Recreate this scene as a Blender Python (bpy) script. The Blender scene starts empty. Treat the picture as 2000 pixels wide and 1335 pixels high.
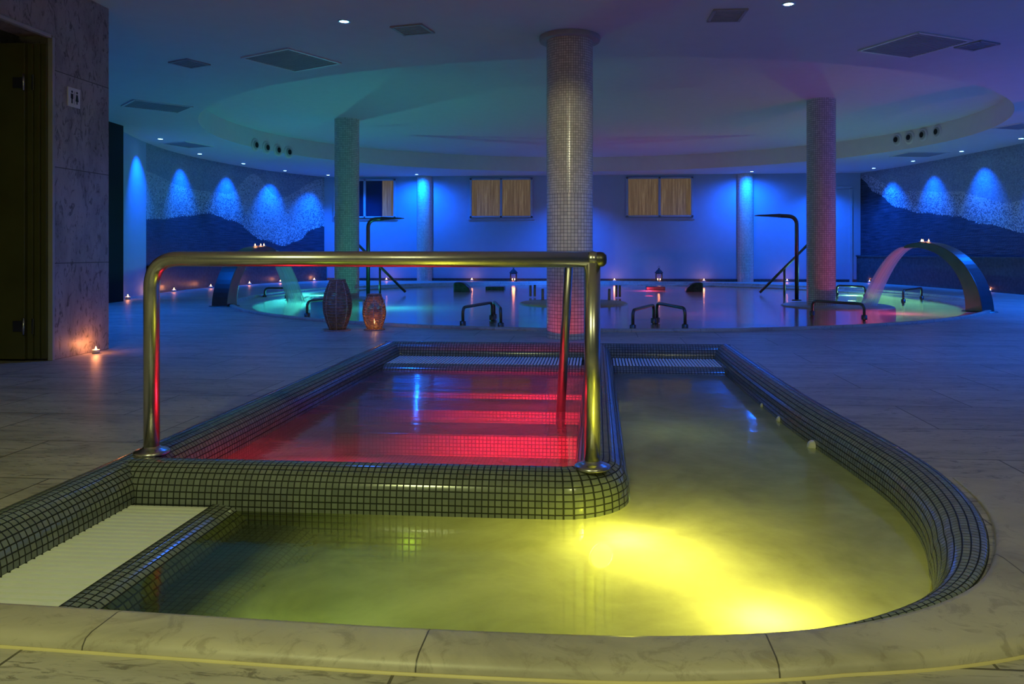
import bpy, bmesh, math, random
from mathutils import Vector, Matrix
random.seed(7)
S = bpy.context.scene
COL = S.collection
PI = math.pi

# ------------------------------------------------------------------ camera
F_PX, CX, HY, CAM_H, YAW = 1500.0, 1047.0, 489.0, 0.94, math.radians(4.5)
cam_d = bpy.data.cameras.new('camera')
cam_d.sensor_width = 36.0
cam_d.lens = F_PX / 2000.0 * 36.0
cam_d.shift_x = (1000.0 - CX) / 2000.0
cam_d.shift_y = (HY - 667.5) / 2000.0
cam_d.clip_start = 0.05
cam_d.clip_end = 200
cam = bpy.data.objects.new('camera', cam_d)
COL.objects.link(cam)
cam.location = (0, 0, CAM_H)
cam.rotation_euler = (PI / 2, 0, YAW)
S.camera = cam

# ------------------------------------------------------------------ world, view
w = bpy.data.worlds.new('world')
S.world = w
w.use_nodes = True
w.node_tree.nodes['Background'].inputs[0].default_value = (0.50, 0.60, 0.55, 1)
w.node_tree.nodes['Background'].inputs[1].default_value = 0.05
S.view_settings.view_transform = 'Standard'
S.view_settings.look = 'None'
S.view_settings.exposure = 0.0
S.view_settings.gamma = 1.0
S.view_settings.use_curve_mapping = False
S.cycles.max_bounces = 10
S.cycles.diffuse_bounces = 5
S.cycles.glossy_bounces = 5
S.cycles.transparent_max_bounces = 16
S.cycles.caustics_reflective = False
S.cycles.caustics_refractive = False
S.cycles.sample_clamp_indirect = 4.0
S.cycles.use_denoising = True

# light levels of the spa's own lamps
BLUE = (0.0, 0.125, 1.0)
P_WALLWASH = 420
P_CEIL = 60
TEAL = (0.05, 0.75, 0.62)
YELLOW = (1.0, 0.80, 0.09)
RED = (1.0, 0.015, 0.045)
LIME = (0.75, 1.0, 0.22)


def light(name, kind, loc, power, color, parent=None, size=0.05, target=None, angle=None, blend=0.6, spread=None):
    d = bpy.data.lights.new(name, kind)
    d.energy = power
    d.color = color
    if kind in ('POINT', 'SPOT'):
        d.shadow_soft_size = size
    if kind == 'AREA':
        d.shape = 'DISK'
        d.size = size
        if spread: d.spread = spread
    if kind == 'SPOT':
        d.spot_size = angle or math.radians(70)
        d.spot_blend = blend
    o = bpy.data.objects.new(name, d)
    COL.objects.link(o)
    o.location = loc
    if target is not None:
        o.rotation_euler = (Vector(target) - Vector(loc)).to_track_quat('-Z', 'Y').to_euler()
    if parent is not None:
        o.parent = parent
        o.matrix_parent_inverse = Matrix.Translation(Vector(parent.location)).inverted()
    return o


# ------------------------------------------------------------------ helpers
CT, ST = math.cos(YAW), math.sin(YAW)


def atD(px, py, D):
    X = (px - CX) / F_PX * D
    return Vector((X * CT - D * ST, D * CT + X * ST, CAM_H - (py - HY) * D / F_PX))


def at(px, py, z=0.0):
    v = atD(px, py, (CAM_H - z) * F_PX / (py - HY))
    v.z = z
    return v


def tag(o, label=None, cat=None, group=None, kind=None):
    if label: o['label'] = label
    if cat: o['category'] = cat
    if group: o['group'] = group
    if kind: o['kind'] = kind
    return o


def empty(name, loc, label, cat, group=None, rz=0):
    o = bpy.data.objects.new(name, None)
    o.empty_display_size = 0.1
    COL.objects.link(o)
    o.location = loc
    o.rotation_euler = (0, 0, rz)
    return tag(o, label, cat, group)


class MB:
    """collects shapes, then links them as one mesh object"""
    def __init__(s):
        s.v, s.f, s.uv, s.sm = [], [], [], []

    def face(s, idx, uv=None, smooth=False):
        s.f.append(tuple(idx)); s.uv.append(uv or [(0, 0)] * len(idx)); s.sm.append(smooth)

    def box(s, c, d, rz=0.0, taper=1.0):
        b = len(s.v); cx, cy, cz = c; hx, hy, hz = d[0] / 2, d[1] / 2, d[2] / 2
        for z in (-1, 1):
            k = taper if z > 0 else 1.0
            for x, y in ((-1, -1), (1, -1), (1, 1), (-1, 1)):
                px, py = x * hx * k, y * hy * k
                s.v.append((cx + px * math.cos(rz) - py * math.sin(rz), cy + px * math.sin(rz) + py * math.cos(rz), cz + z * hz))
        for q, (a, e) in zip(((0, 3, 2, 1), (4, 5, 6, 7), (0, 1, 5, 4), (1, 2, 6, 5), (2, 3, 7, 6), (3, 0, 4, 7)),
                             ((d[0], d[1]), (d[0], d[1]), (d[0], d[2]), (d[1], d[2]), (d[0], d[2]), (d[1], d[2]))):
            s.face([b + i for i in q], [(0, 0), (a, 0), (a, e), (0, e)])
        return s

    def lathe(s, prof, c=(0, 0, 0), n=32, smooth=True, closed=False):
        b = len(s.v); m = len(prof)
        L = [0]
        for i in range(1, m): L.append(L[-1] + math.dist(prof[i], prof[i - 1]))
        R = max(p[0] for p in prof)
        for i in range(n):
            a = 2 * PI * i / n
            for r, z in prof: s.v.append((c[0] + r * math.cos(a), c[1] + r * math.sin(a), c[2] + z))
        for i in range(n):
            j = (i + 1) % n
            for k in range(m - 1):
                u0, u1 = 2 * PI * R * i / n, 2 * PI * R * (i + 1) / n
                s.face([b + i * m + k, b + j * m + k, b + j * m + k + 1, b + i * m + k + 1],
                       [(u0, L[k]), (u1, L[k]), (u1, L[k + 1]), (u0, L[k + 1])], smooth)
        return s

    def tube(s, pts, r, n=16, caps=True, radii=None):
        pts = [Vector(p) for p in pts]; b = len(s.v); m = len(pts)
        t0 = (pts[1] - pts[0]).normalized()
        up = Vector((0, 0, 1)) if abs(t0.z) < 0.9 else Vector((1, 0, 0))
        nrm = (up - t0 * up.dot(t0)).normalized(); acc = 0
        Ls = []
        for i, p in enumerate(pts):
            t = (pts[min(i + 1, m - 1)] - pts[max(i - 1, 0)]).normalized()
            nrm = (nrm - t * nrm.dot(t)).normalized(); bn = t.cross(nrm)
            rr = radii[i] if radii else r
            if i: acc += (p - pts[i - 1]).length
            Ls.append(acc)
            for k in range(n):
                a = 2 * PI * k / n
                s.v.append(tuple(p + (nrm * math.cos(a) + bn * math.sin(a)) * rr))
        for i in range(m - 1):
            for k in range(n):
                k2 = (k + 1) % n
                s.face([b + i * n + k, b + i * n + k2, b + (i + 1) * n + k2, b + (i + 1) * n + k],
                       [(k / n, Ls[i]), ((k + 1) / n, Ls[i]), ((k + 1) / n, Ls[i + 1]), (k / n, Ls[i + 1])], True)
        if caps:
            s.face([b + k for k in range(n)][::-1]); s.face([b + (m - 1) * n + k for k in range(n)])
        return s

    def sweep(s, path, prof, closed=False, side=1, smooth=True, scale=None):
        """profile of (offset, z) carried along a plan path of (x, y); offset to the left of travel * side"""
        P = [Vector((p[0], p[1])) for p in path]; n = len(P); m = len(prof); b = len(s.v)
        Lp = [0]
        for k in range(1, m): Lp.append(Lp[-1] + math.dist(prof[k], prof[k - 1]))
        La = [0]
        for i in range(1, n): La.append(La[-1] + (P[i] - P[i - 1]).length)
        for i in range(n):
            if closed: a, c = P[(i - 1) % n], P[(i + 1) % n]
            else: a, c = P[max(i - 1, 0)], P[min(i + 1, n - 1)]
            d1 = (P[i] - a); d2 = (c - P[i])
            if d1.length < 1e-9: d1 = d2
            if d2.length < 1e-9: d2 = d1
            d1.normalize(); d2.normalize()
            n1 = Vector((-d1.y, d1.x)); n2 = Vector((-d2.y, d2.x)); nn = n1 + n2
            nn = nn / max(0.5, nn.length) if nn.length > 0 else n1
            nn.normalize(); k_ = 1.0 / max(0.5, nn.dot(n1))
            for o, z in prof:
                if scale: o, z = scale(i, P[i], o, z)
                q = P[i] + nn * (o * side * k_)
                s.v.append((q.x, q.y, z))
        for i in range(n if closed else n - 1):
            j = (i + 1) % n
            u0 = La[i]; u1 = La[j] if j else La[i] + (P[j] - P[i]).length
            for k in range(m - 1):
                s.face([b + i * m + k, b + j * m + k, b + j * m + k + 1, b + i * m + k + 1],
                       [(u0, Lp[k]), (u1, Lp[k]), (u1, Lp[k + 1]), (u0, Lp[k + 1])], smooth)
        return s

    def fill(s, loops, z):
        """flat polygon at height z with holes"""
        bm = bmesh.new()
        for lp in loops:
            vs = [bm.verts.new((p[0], p[1], z)) for p in lp]
            for i in range(len(vs)): bm.edges.new((vs[i], vs[(i + 1) % len(vs)]))
        bmesh.ops.triangle_fill(bm, use_beauty=True, use_dissolve=False, edges=bm.edges[:])
        b = len(s.v); bm.verts.index_update(); bm.normal_update()
        for v in bm.verts: s.v.append(tuple(v.co))
        for f in bm.faces:
            idx = [b + v.index for v in f.verts]
            if f.normal.z < 0: idx = idx[::-1]
            s.face(idx, [(s.v[i][0], s.v[i][1]) for i in idx])
        bm.free(); return s

    def prism(s, prof, y0, y1, M=None):
        """profile (x, z) extruded along y, optional matrix"""
        b = len(s.v); n = len(prof); M = M or Matrix.Identity(4)
        for y in (y0, y1):
            for x, z in prof: s.v.append(tuple(M @ Vector((x, y, z))))
        for k in range(n):
            j = (k + 1) % n
            s.face([b + k, b + j, b + n + j, b + n + k])
        s.face([b + k for k in range(n)][::-1]); s.face([b + n + k for k in range(n)])
        return s

    def build(s, name, mat, parent=None, loc=None, fix=True, bevel=0.0, local=False):
        me = bpy.data.meshes.new(name)
        if loc is not None and not local:
            vv = [(x - loc[0], y - loc[1], z - loc[2]) for x, y, z in s.v]
        else: vv = s.v
        me.from_pydata(vv, [], s.f)
        uvl = me.uv_layers.new(name='UVMap'); k = 0
        for fi, p in enumerate(me.polygons):
            p.use_smooth = s.sm[fi]
            for q in range(p.loop_total):
                uvl.data[k].uv = s.uv[fi][q]; k += 1
        if fix:
            bm = bmesh.new(); bm.from_mesh(me)
            bmesh.ops.recalc_face_normals(bm, faces=bm.faces[:]); bm.to_mesh(me); bm.free()
        me.materials.append(mat)
        o = bpy.data.objects.new(name, me); COL.objects.link(o)
        if parent is not None: o.parent = parent
        elif loc is not None: o.location = loc
        if bevel:
            md = o.modifiers.new('bevel', 'BEVEL'); md.width = bevel; md.segments = 2; md.limit_method = 'ANGLE'
        return o


def world_part(mb, name, mat, parent, **k):
    """part whose vertices were given in world coordinates, under an unrotated empty"""
    L = parent.location
    mb.v = [(x - L.x, y - L.y, z - L.z) for x, y, z in mb.v]
    return mb.build(name, mat, parent, **k)


def struct(o, label=None):
    o['kind'] = 'structure'
    if label: o['label'] = label
    return o


def copy_thing(o, loc, rz=None, label=None, group=None):
    def rec(a, par):
        c = a.copy(); COL.objects.link(c)
        if par is not None: c.parent = par
        for ch in a.children: rec(ch, c)
        return c
    kids = rec(o, None)
    kids.location = loc
    if rz is not None: kids.rotation_euler = (0, 0, rz)
    if label: kids['label'] = label
    if group: kids['group'] = group
    return kids


def smooth_path(pts, n=8, closed=False):
    P = [Vector(p) for p in pts]; out = []
    m = len(P)
    rng = range(m if closed else m - 1)
    for i in rng:
        p0 = P[(i - 1) % m] if closed or i > 0 else P[0]
        p1 = P[i]; p2 = P[(i + 1) % m]
        p3 = P[(i + 2) % m] if closed or i + 2 < m else P[-1]
        for k in range(n):
            t = k / n
            out.append(0.5 * ((2 * p1) + (p2 - p0) * t + (2 * p0 - 5 * p1 + 4 * p2 - p3) * t * t + (3 * p1 - p0 - 3 * p2 + p3) * t ** 3))
    if not closed: out.append(P[-1])
    return out


def bend(pts, r, n=7):
    """polyline with rounded corners"""
    P = [Vector(p) for p in pts]; out = [P[0]]
    for i in range(1, len(P) - 1):
        a = (P[i - 1] - P[i]).normalized(); c = (P[i + 1] - P[i]).normalized()
        s_, e_ = P[i] + a * r, P[i] + c * r
        for k in range(n + 1):
            t = k / n
            out.append(s_ * (1 - t) ** 2 + P[i] * 2 * t * (1 - t) + e_ * t * t)
    out.append(P[-1]); return out


# ------------------------------------------------------------------ materials
class NT:
    def __init__(s, name):
        s.m = bpy.data.materials.new(name); s.m.use_nodes = True
        s.t = s.m.node_tree; s.t.nodes.clear()
        s.out = s.t.nodes.new('ShaderNodeOutputMaterial')

    def n(s, kind, **k):
        nd = s.t.nodes.new('ShaderNode' + kind)
        for a, b in k.items():
            if a == 'ins':
                for key, val in b.items():
                    if isinstance(val, bpy.types.NodeSocket): s.t.links.new(val, nd.inputs[key])
                    else: nd.inputs[key].default_value = val
            else: setattr(nd, a, b)
        return nd

    def math(s, op, a, b=0.0, c=None):
        nd = s.n('Math', operation=op); vals = [a, b] + ([c] if c is not None else [])
        for i, v in enumerate(vals):
            if isinstance(v, bpy.types.NodeSocket): s.t.links.new(v, nd.inputs[i])
            else: nd.inputs[i].default_value = v
        return nd.outputs[0]

    def mix(s, fac, a, b):
        nd = s.n('Mix', data_type='RGBA')
        for i, v in ((0, fac), (6, a), (7, b)):
            if isinstance(v, bpy.types.NodeSocket): s.t.links.new(v, nd.inputs[i])
            else: nd.inputs[i].default_value = v
        return nd.outputs[2]

    def ramp(s, fac, stops):
        nd = s.n('ValToRGB'); s.t.links.new(fac, nd.inputs[0]); cr = nd.color_ramp
        while len(cr.elements) < len(stops): cr.elements.new(0.5)
        for e, (p, c) in zip(cr.elements, stops):
            e.position = p; e.color = c if len(c) == 4 else (*c, 1)
        return nd.outputs[0]

    def bsdf(s, color, rough=0.5, metal=0.0, bump=None, bstr=0.3, bdist=0.01, **extra):
        b = s.n('BsdfPrincipled')
        for k, v in (('Base Color', color), ('Roughness', rough), ('Metallic', metal)):
            if isinstance(v, bpy.types.NodeSocket): s.t.links.new(v, b.inputs[k])
            else: b.inputs[k].default_value = v if not isinstance(v, tuple) or len(v) == 4 else (*v, 1)
        for k, v in extra.items(): b.inputs[k.replace('_', ' ')].default_value = v
        if bump is not None:
            bp = s.n('Bump'); bp.inputs['Strength'].default_value = bstr; bp.inputs['Distance'].default_value = bdist
            s.t.links.new(bump, bp.inputs['Height']); s.t.links.new(bp.outputs[0], b.inputs['Normal'])
        s.t.links.new(b.outputs[0], s.out.inputs[0]); return b


def c4(c): return (*c, 1)


def m_plain(name, col, rough=0.5, metal=0.0, noise=0.06, scale=6.0, **e):
    t = NT(name)
    tc = t.n('TexCoord'); nz = t.n('TexNoise', ins={'Vector': tc.outputs['Object'], 'Scale': scale, 'Detail': 4.0})
    a = tuple(max(0, x * (1 - noise)) for x in col); b = tuple(min(1, x * (1 + noise)) for x in col)
    t.bsdf(t.ramp(nz.outputs[0], [(0.3, a), (0.7, b)]), rough, metal, **e)
    return t.m


def m_emit(name, col, strength):
    t = NT(name); e = t.n('Emission'); e.inputs[0].default_value = c4(col); e.inputs[1].default_value = strength
    t.t.links.new(e.outputs[0], t.out.inputs[0]); return t.m


def m_mosaic(name, tile, grout, pitch, rough=0.12, var=0.35, gw=0.09, bstr=0.6, metal=0.0, hue=None):
    """square glass mosaic on UVs in metres"""
    t = NT(name); uv = t.n('UVMap'); uv.uv_map = 'UVMap'
    sep = t.n('SeparateXYZ', ins={0: uv.outputs[0]})
    u = t.math('DIVIDE', sep.outputs[0], pitch); v = t.math('DIVIDE', sep.outputs[1], pitch)
    fu = t.math('ABSOLUTE', t.math('SUBTRACT', t.math('FRACT', u), 0.5)); fv = t.math('ABSOLUTE', t.math('SUBTRACT', t.math('FRACT', v), 0.5))
    mx = t.math('MAXIMUM', fu, fv)
    g = t.n('MapRange', interpolation_type='SMOOTHSTEP', ins={0: mx, 1: 0.5 - gw, 2: 0.5 - gw * 0.55}).outputs[0]
    cell = t.n('CombineXYZ', ins={0: t.math('FLOOR', u), 1: t.math('FLOOR', v)})
    wn = t.n('TexWhiteNoise', noise_dimensions='2D', ins={0: cell.outputs[0]})
    dk = tuple(x * (1 - var) for x in tile); lt = tuple(min(1, x * (1 + var)) for x in (hue or tile))
    colr = t.ramp(wn.outputs[0], [(0.0, dk), (1.0, lt)])
    colr = t.mix(g, colr, c4(grout))
    rg = t.math('ADD', rough, t.math('MULTIPLY', g, 0.5))
    jit = t.math('MULTIPLY', wn.outputs[0], 0.15)
    h = t.math('SUBTRACT', jit, g)
    t.bsdf(colr, rg, metal, bump=h, bstr=bstr, bdist=0.004)
    return t.m


def m_stone(name, base, dark, slab=(1.2, 0.6), rough=0.32, joint=(0.10, 0.09, 0.07), coord='Object', rot=(0, 0, 0), vein=1.0, stretch=(1.0, 3.0, 1.0), offset=0.5, mortar=0.004):
    t = NT(name); tc = t.n('TexCoord')
    src = tc.outputs[coord]
    if rot == 'yz':
        sx = t.n('SeparateXYZ', ins={0: src}); src = t.n('CombineXYZ', ins={0: sx.outputs[1], 1: sx.outputs[2], 2: sx.outputs[0]}).outputs[0]
    mp = t.n('Mapping', ins={0: src})
    br = t.n('TexBrick', offset=offset, ins={'Vector': mp.outputs[0], 'Scale': 1.0, 'Mortar Size': mortar, 'Mortar Smooth': 0.1,
                                             'Brick Width': slab[0], 'Row Height': slab[1], 'Bias': 0.0})
    br.inputs['Color1'].default_value = (0.85, 0.85, 0.85, 1); br.inputs['Color2'].default_value = (1, 1, 1, 1)
    br.inputs['Mortar'].default_value = (0, 0, 0, 1)
    mp2 = t.n('Mapping', ins={0: mp.outputs[0]}); mp2.inputs['Scale'].default_value = stretch
    n1 = t.n('TexNoise', ins={'Vector': mp2.outputs[0], 'Scale': 1.6, 'Detail': 8.0, 'Roughness': 0.65, 'Distortion': 0.8})
    n2 = t.n('TexNoise', ins={'Vector': mp2.outputs[0], 'Scale': 9.0, 'Detail': 6.0, 'Roughness': 0.7, 'Distortion': 1.5})
    cl = t.ramp(n1.outputs[0], [(0.25, tuple(x * 0.55 for x in base)), (0.5, base), (0.72, tuple(min(1, x * 1.25) for x in base))])
    vn = t.ramp(n2.outputs[0], [(0.37, (1, 1, 1)), (0.47, (0, 0, 0))])
    cl = t.mix(t.math('MULTIPLY', vn, 0.75 * vein), cl, c4(dark))
    mul = t.n('Mix', data_type='RGBA', blend_type='MULTIPLY'); mul.inputs[0].default_value = 1
    t.t.links.new(cl, mul.inputs[6]); t.t.links.new(br.outputs[0], mul.inputs[7])
    cl = t.mix(br.outputs[1], mul.outputs[2], c4(joint))
    h = t.math('SUBTRACT', t.math('MULTIPLY', n2.outputs[0], 0.35), t.math('MULTIPLY', br.outputs[1], 1.0))
    t.bsdf(cl, t.math('ADD', rough, t.math('MULTIPLY', n2.outputs[0], 0.15)), bump=h, bstr=0.35, bdist=0.004)
    return t.m


def m_water(name, tint, milk_lo, milk_hi, milk_col, scale=1.4, rough=0.08, stretch=(1, 1, 1), calm=None):
    """long-exposure churned pool water: clear where calm, milky with fine bubbles elsewhere"""
    t = NT(name); tc = t.n('TexCoord'); mp = t.n('Mapping', ins={0: tc.outputs['Object']}); mp.inputs['Scale'].default_value = stretch
    nz = t.n('TexNoise', ins={'Vector': mp.outputs[0], 'Scale': scale, 'Detail': 5.0, 'Roughness': 0.55, 'Distortion': 0.6})
    nf = t.n('TexNoise', ins={'Vector': mp.outputs[0], 'Scale': scale * 5, 'Detail': 4.0, 'Roughness': 0.6, 'Distortion': 0.4})
    hgt = t.math('ADD', nz.outputs[0], t.math('MULTIPLY', nf.outputs[0], 0.25))
    f = t.n('MapRange', ins={0: hgt, 1: 0.42, 2: 0.85, 3: milk_lo, 4: milk_hi}).outputs[0]
    if calm:
        sx = t.n('SeparateXYZ', ins={0: tc.outputs['Object']})
        f = t.math('MULTIPLY', f, t.n('MapRange', interpolation_type='SMOOTHSTEP', ins={0: t.math('ADD', sx.outputs[0], t.math('MULTIPLY', nz.outputs[0], 0.5)), 1: calm[0], 2: calm[1], 3: calm[2], 4: 1.0}).outputs[0])
    tr = t.n('BsdfTransparent'); tr.inputs[0].default_value = c4(tint)
    tl = t.n('BsdfTranslucent'); tl.inputs[0].default_value = c4(milk_col)
    df = t.n('BsdfDiffuse'); df.inputs[0].default_value = c4(milk_col)
    mk = t.n('MixShader', ins={0: 0.35, 1: tl.outputs[0], 2: df.outputs[0]})
    body = t.n('MixShader', ins={0: f, 1: tr.outputs[0], 2: mk.outputs[0]})
    gl = t.n('BsdfGlossy'); gl.inputs['Roughness'].default_value = rough; gl.inputs[0].default_value = (1, 1, 1, 1)
    bp = t.n('Bump', ins={'Height': hgt, 'Strength': 0.25, 'Distance': 0.02}); t.t.links.new(bp.outputs[0], gl.inputs['Normal'])
    fr = t.n('Fresnel', ins={0: 1.33}); t.t.links.new(bp.outputs[0], fr.inputs['Normal'])
    s = t.n('MixShader', ins={0: fr.outputs[0], 1: body.outputs[0], 2: gl.outputs[0]})
    t.t.links.new(s.outputs[0], t.out.inputs[0]); return t.m


def m_wave_wall(name):
    """pebble mosaic mural: pale above a drawn wave line, navy stone below; UV 'wave' holds height over the line"""
    t = NT(name); uv = t.n('UVMap'); uv.uv_map = 'UVMap'; wv = t.n('UVMap'); wv.uv_map = 'wave'
    s2 = t.n('SeparateXYZ', ins={0: wv.outputs[0]})
    hgt, hgt2 = s2.outputs[0], s2.outputs[1]
    mp = t.n('Mapping', ins={0: uv.outputs[0]}); mp.inputs['Scale'].default_value = (36, 40, 1)
    vo = t.n('TexVoronoi', ins={'Vector': mp.outputs[0], 'Scale': 1.0, 'Randomness': 0.7})
    sc = t.n('SeparateXYZ', ins={0: vo.outputs['Color']})
    rnd = sc.outputs[0]
    mp2 = t.n('Mapping', ins={0: uv.outputs[0]}); mp2.inputs['Scale'].default_value = (2.2, 34, 1)
    st = t.n('TexNoise', ins={'Vector': mp2.outputs[0], 'Scale': 1.0, 'Detail': 4.0})
    pale = t.ramp(rnd, [(0.0, (0.26, 0.29, 0.33)), (0.5, (0.38, 0.42, 0.46)), (1.0, (0.55, 0.59, 0.63))])
    mid = t.ramp(rnd, [(0.0, (0.16, 0.20, 0.26)), (1.0, (0.30, 0.36, 0.42))])
    navy = t.ramp(st.outputs[0], [(0.35, (0.010, 0.014, 0.025)), (0.7, (0.06, 0.075, 0.11))])
    # pale speckle within 0.5 m above the line, plain mid tone above, another arc higher up
    sp = t.n('MapRange', ins={0: hgt, 1: 0.0, 2: 0.75, 3: 0.62, 4: 0.1}).outputs[0]
    speck = t.math('LESS_THAN', rnd, sp)
    upper = t.mix(t.math('MULTIPLY', speck, 0.6), pale, (0.05, 0.07, 0.11, 1))
    far = t.math('GREATER_THAN', hgt2, 0.0)
    upper = t.mix(far, upper, mid)
    col = t.mix(t.math('GREATER_THAN', t.math('ADD', hgt, t.math('MULTIPLY', t.math('SUBTRACT', rnd, 0.5), 0.05)), 0.0), navy, upper)
    h = t.math('ADD', vo.outputs['Distance'], st.outputs[0])
    t.bsdf(col, 0.28, bump=h, bstr=0.5, bdist=0.01)
    return t.m


M = {}
M['floor'] = m_stone('pool_deck_stone', (0.44, 0.41, 0.35), (0.13, 0.12, 0.10), slab=(0.9, 0.6), rough=0.36, stretch=(0.8, 3.2, 1))
M['coping'] = m_stone('coping_stone', (0.50, 0.46, 0.36), (0.24, 0.20, 0.14), slab=(0.8, 40.0), rough=0.34, vein=0.6, stretch=(1, 1, 1), mortar=0.002)
M['marble'] = m_stone('marble_cladding', (0.42, 0.38, 0.34), (0.06, 0.055, 0.05), slab=(9.0, 0.83), rough=0.35, rot='yz', vein=1.0, stretch=(2.0, 0.8, 1.5), offset=0.0)
M['plaster'] = m_plain('white_plaster', (0.58, 0.58, 0.58), 0.75, noise=0.02)
M['wall_tint'] = m_plain('blue_tinted_wall', (0.33, 0.44, 0.60), 0.75, noise=0.02)  # plaster tinted blue to deepen the blue lamplight on the walls
M['ceiling'] = m_plain('ceiling_paint', (0.68, 0.66, 0.67), 0.85, noise=0.02)
M['curb'] = m_mosaic('dark_glass_mosaic', (0.20, 0.23, 0.21), (0.012, 0.016, 0.011), 0.0275, rough=0.16, var=0.14, gw=0.115, bstr=0.8, metal=0.08)
M['under'] = m_mosaic('pool_lining_mosaic', (0.30, 0.33, 0.30), (0.10, 0.11, 0.09), 0.0285, rough=0.3, var=0.2)
M['cream'] = m_mosaic('cream_mosaic', (0.74, 0.71, 0.62), (0.22, 0.21, 0.17), 0.0262, rough=0.2, var=0.14, gw=0.09, bstr=0.5)
M['cream_big'] = m_mosaic('cream_mosaic_large', (0.70, 0.67, 0.60), (0.10, 0.10, 0.10), 0.0375, rough=0.2, var=0.12, gw=0.07, bstr=0.5)
M['mural'] = m_wave_wall('pebble_mural')
M['steel'] = m_plain('brushed_steel', (0.62, 0.61, 0.57), 0.27, 1.0, noise=0.05, scale=30)
M['steel_dark'] = m_plain('dull_steel', (0.16, 0.16, 0.15), 0.36, 1.0, noise=0.08)
M['white'] = m_plain('white_plastic', (0.74, 0.76, 0.72), 0.45, noise=0.03)
M['grate'] = m_plain('white_grating', (0.90, 0.93, 0.84), 0.35, noise=0.03)
M['black'] = m_plain('black_metal', (0.012, 0.012, 0.012), 0.5)
M['dark'] = m_plain('shade_black', (0.008, 0.008, 0.01), 0.9)  # near-black colour standing for the darkness inside openings
M['vent'] = m_plain('grey_vent_metal', (0.40, 0.40, 0.39), 0.6)
M['rock'] = m_plain('dark_mosaic_block', (0.05, 0.06, 0.06), 0.35, noise=0.4, scale=14)
M['door'] = m_plain('dark_olive_door', (0.10, 0.10, 0.03), 0.4, noise=0.2, scale=2)
M['wicker'] = m_plain('brown_wicker', (0.38, 0.22, 0.15), 0.6, noise=0.35, scale=40)
M['wick_light'] = m_plain('pale_cane', (0.62, 0.45, 0.36), 0.6, noise=0.2, scale=40)
M['candle'] = m_plain('candle_wax', (0.85, 0.72, 0.5), 0.4)
M['flame'] = m_emit('flame_glow', (1.0, 0.42, 0.12), 30)
M['down'] = m_emit('downlight_led', (0.25, 0.6, 1.0), 25)
M['lens_y'] = m_emit('yellow_pool_lens', YELLOW, 12)
M['lens_r'] = m_emit('red_pool_lens', RED, 14)
M['lens_l'] = m_emit('lime_pool_lens', (0.7, 1.0, 0.4), 14)
M['seal'] = m_plain('pale_sealant', (0.62, 0.54, 0.26), 0.5)
M['frame'] = m_plain('painted_window_frame', (0.35, 0.46, 0.58), 0.5)


def m_curtain():
    t = NT('backlit_curtain'); tc = t.n('TexCoord'); mp = t.n('Mapping', ins={0: tc.outputs['Object']}); mp.inputs['Scale'].default_value = (9, 1, 0.4)
    nz = t.n('TexNoise', ins={'Vector': mp.outputs[0], 'Scale': 2.2, 'Detail': 5.0, 'Roughness': 0.7})
    col = t.ramp(nz.outputs[0], [(0.3, (0.14, 0.085, 0.045)), (0.55, (0.27, 0.18, 0.09)), (0.75, (0.48, 0.36, 0.18))])
    b = t.bsdf(col, 0.8); t.t.links.new(col, b.inputs['Emission Color']); b.inputs['Emission Strength'].default_value = 0.32
    return t.m


M['curtain'] = m_curtain()
M['glass_blue'] = m_plain('blue_grey_panel', (0.10, 0.22, 0.30), 0.4)
M['glass_dark'] = m_plain('dark_window_glass', (0.015, 0.02, 0.06), 0.15)
M['w_yellow'] = m_water('churned_pool_water', (0.42, 0.52, 0.26), 0.50, 0.90, (0.50, 0.58, 0.46), scale=1.7, calm=(-1.15, -0.35, 0.08))
M['w_red'] = m_water('footbath_water', (0.62, 0.50, 0.55), 0.10, 0.55, (0.75, 0.50, 0.55), scale=1.2, stretch=(0.6, 1.6, 1))
M['w_big'] = m_water('large_pool_water', (0.42, 0.60, 0.62), 0.20, 0.50, (0.40, 0.52, 0.55), scale=0.5, rough=0.14, stretch=(0.7, 1.6, 1))


def m_stream():
    t = NT('falling_water'); uv = t.n('UVMap'); mp = t.n('Mapping', ins={0: uv.outputs[0]}); mp.inputs['Scale'].default_value = (26, 1.4, 1)
    nz = t.n('TexNoise', ins={'Vector': mp.outputs[0], 'Scale': 1.0, 'Detail': 3.0})
    f = t.n('MapRange', ins={0: nz.outputs[0], 1: 0.3, 2: 0.75, 3: 0.30, 4: 0.75}).outputs[0]
    tr = t.n('BsdfTransparent'); tl = t.n('BsdfTranslucent'); tl.inputs[0].default_value = (0.9, 0.9, 0.9, 1)
    df = t.n('BsdfDiffuse'); df.inputs[0].default_value = (0.9, 0.9, 0.9, 1)
    a = t.n('MixShader', ins={0: 0.5, 1: tl.outputs[0], 2: df.outputs[0]})
    b = t.n('MixShader', ins={0: f, 1: tr.outputs[0], 2: a.outputs[0]})
    t.t.links.new(b.outputs[0], t.out.inputs[0]); return t.m


M['stream'] = m_stream()

# ------------------------------------------------------------------ plan of the place
H = 3.25           # ceiling
HR = 3.66          # recess
WL = -0.16         # water level, plunge pools
WB = -0.07         # water level, large pool
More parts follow.
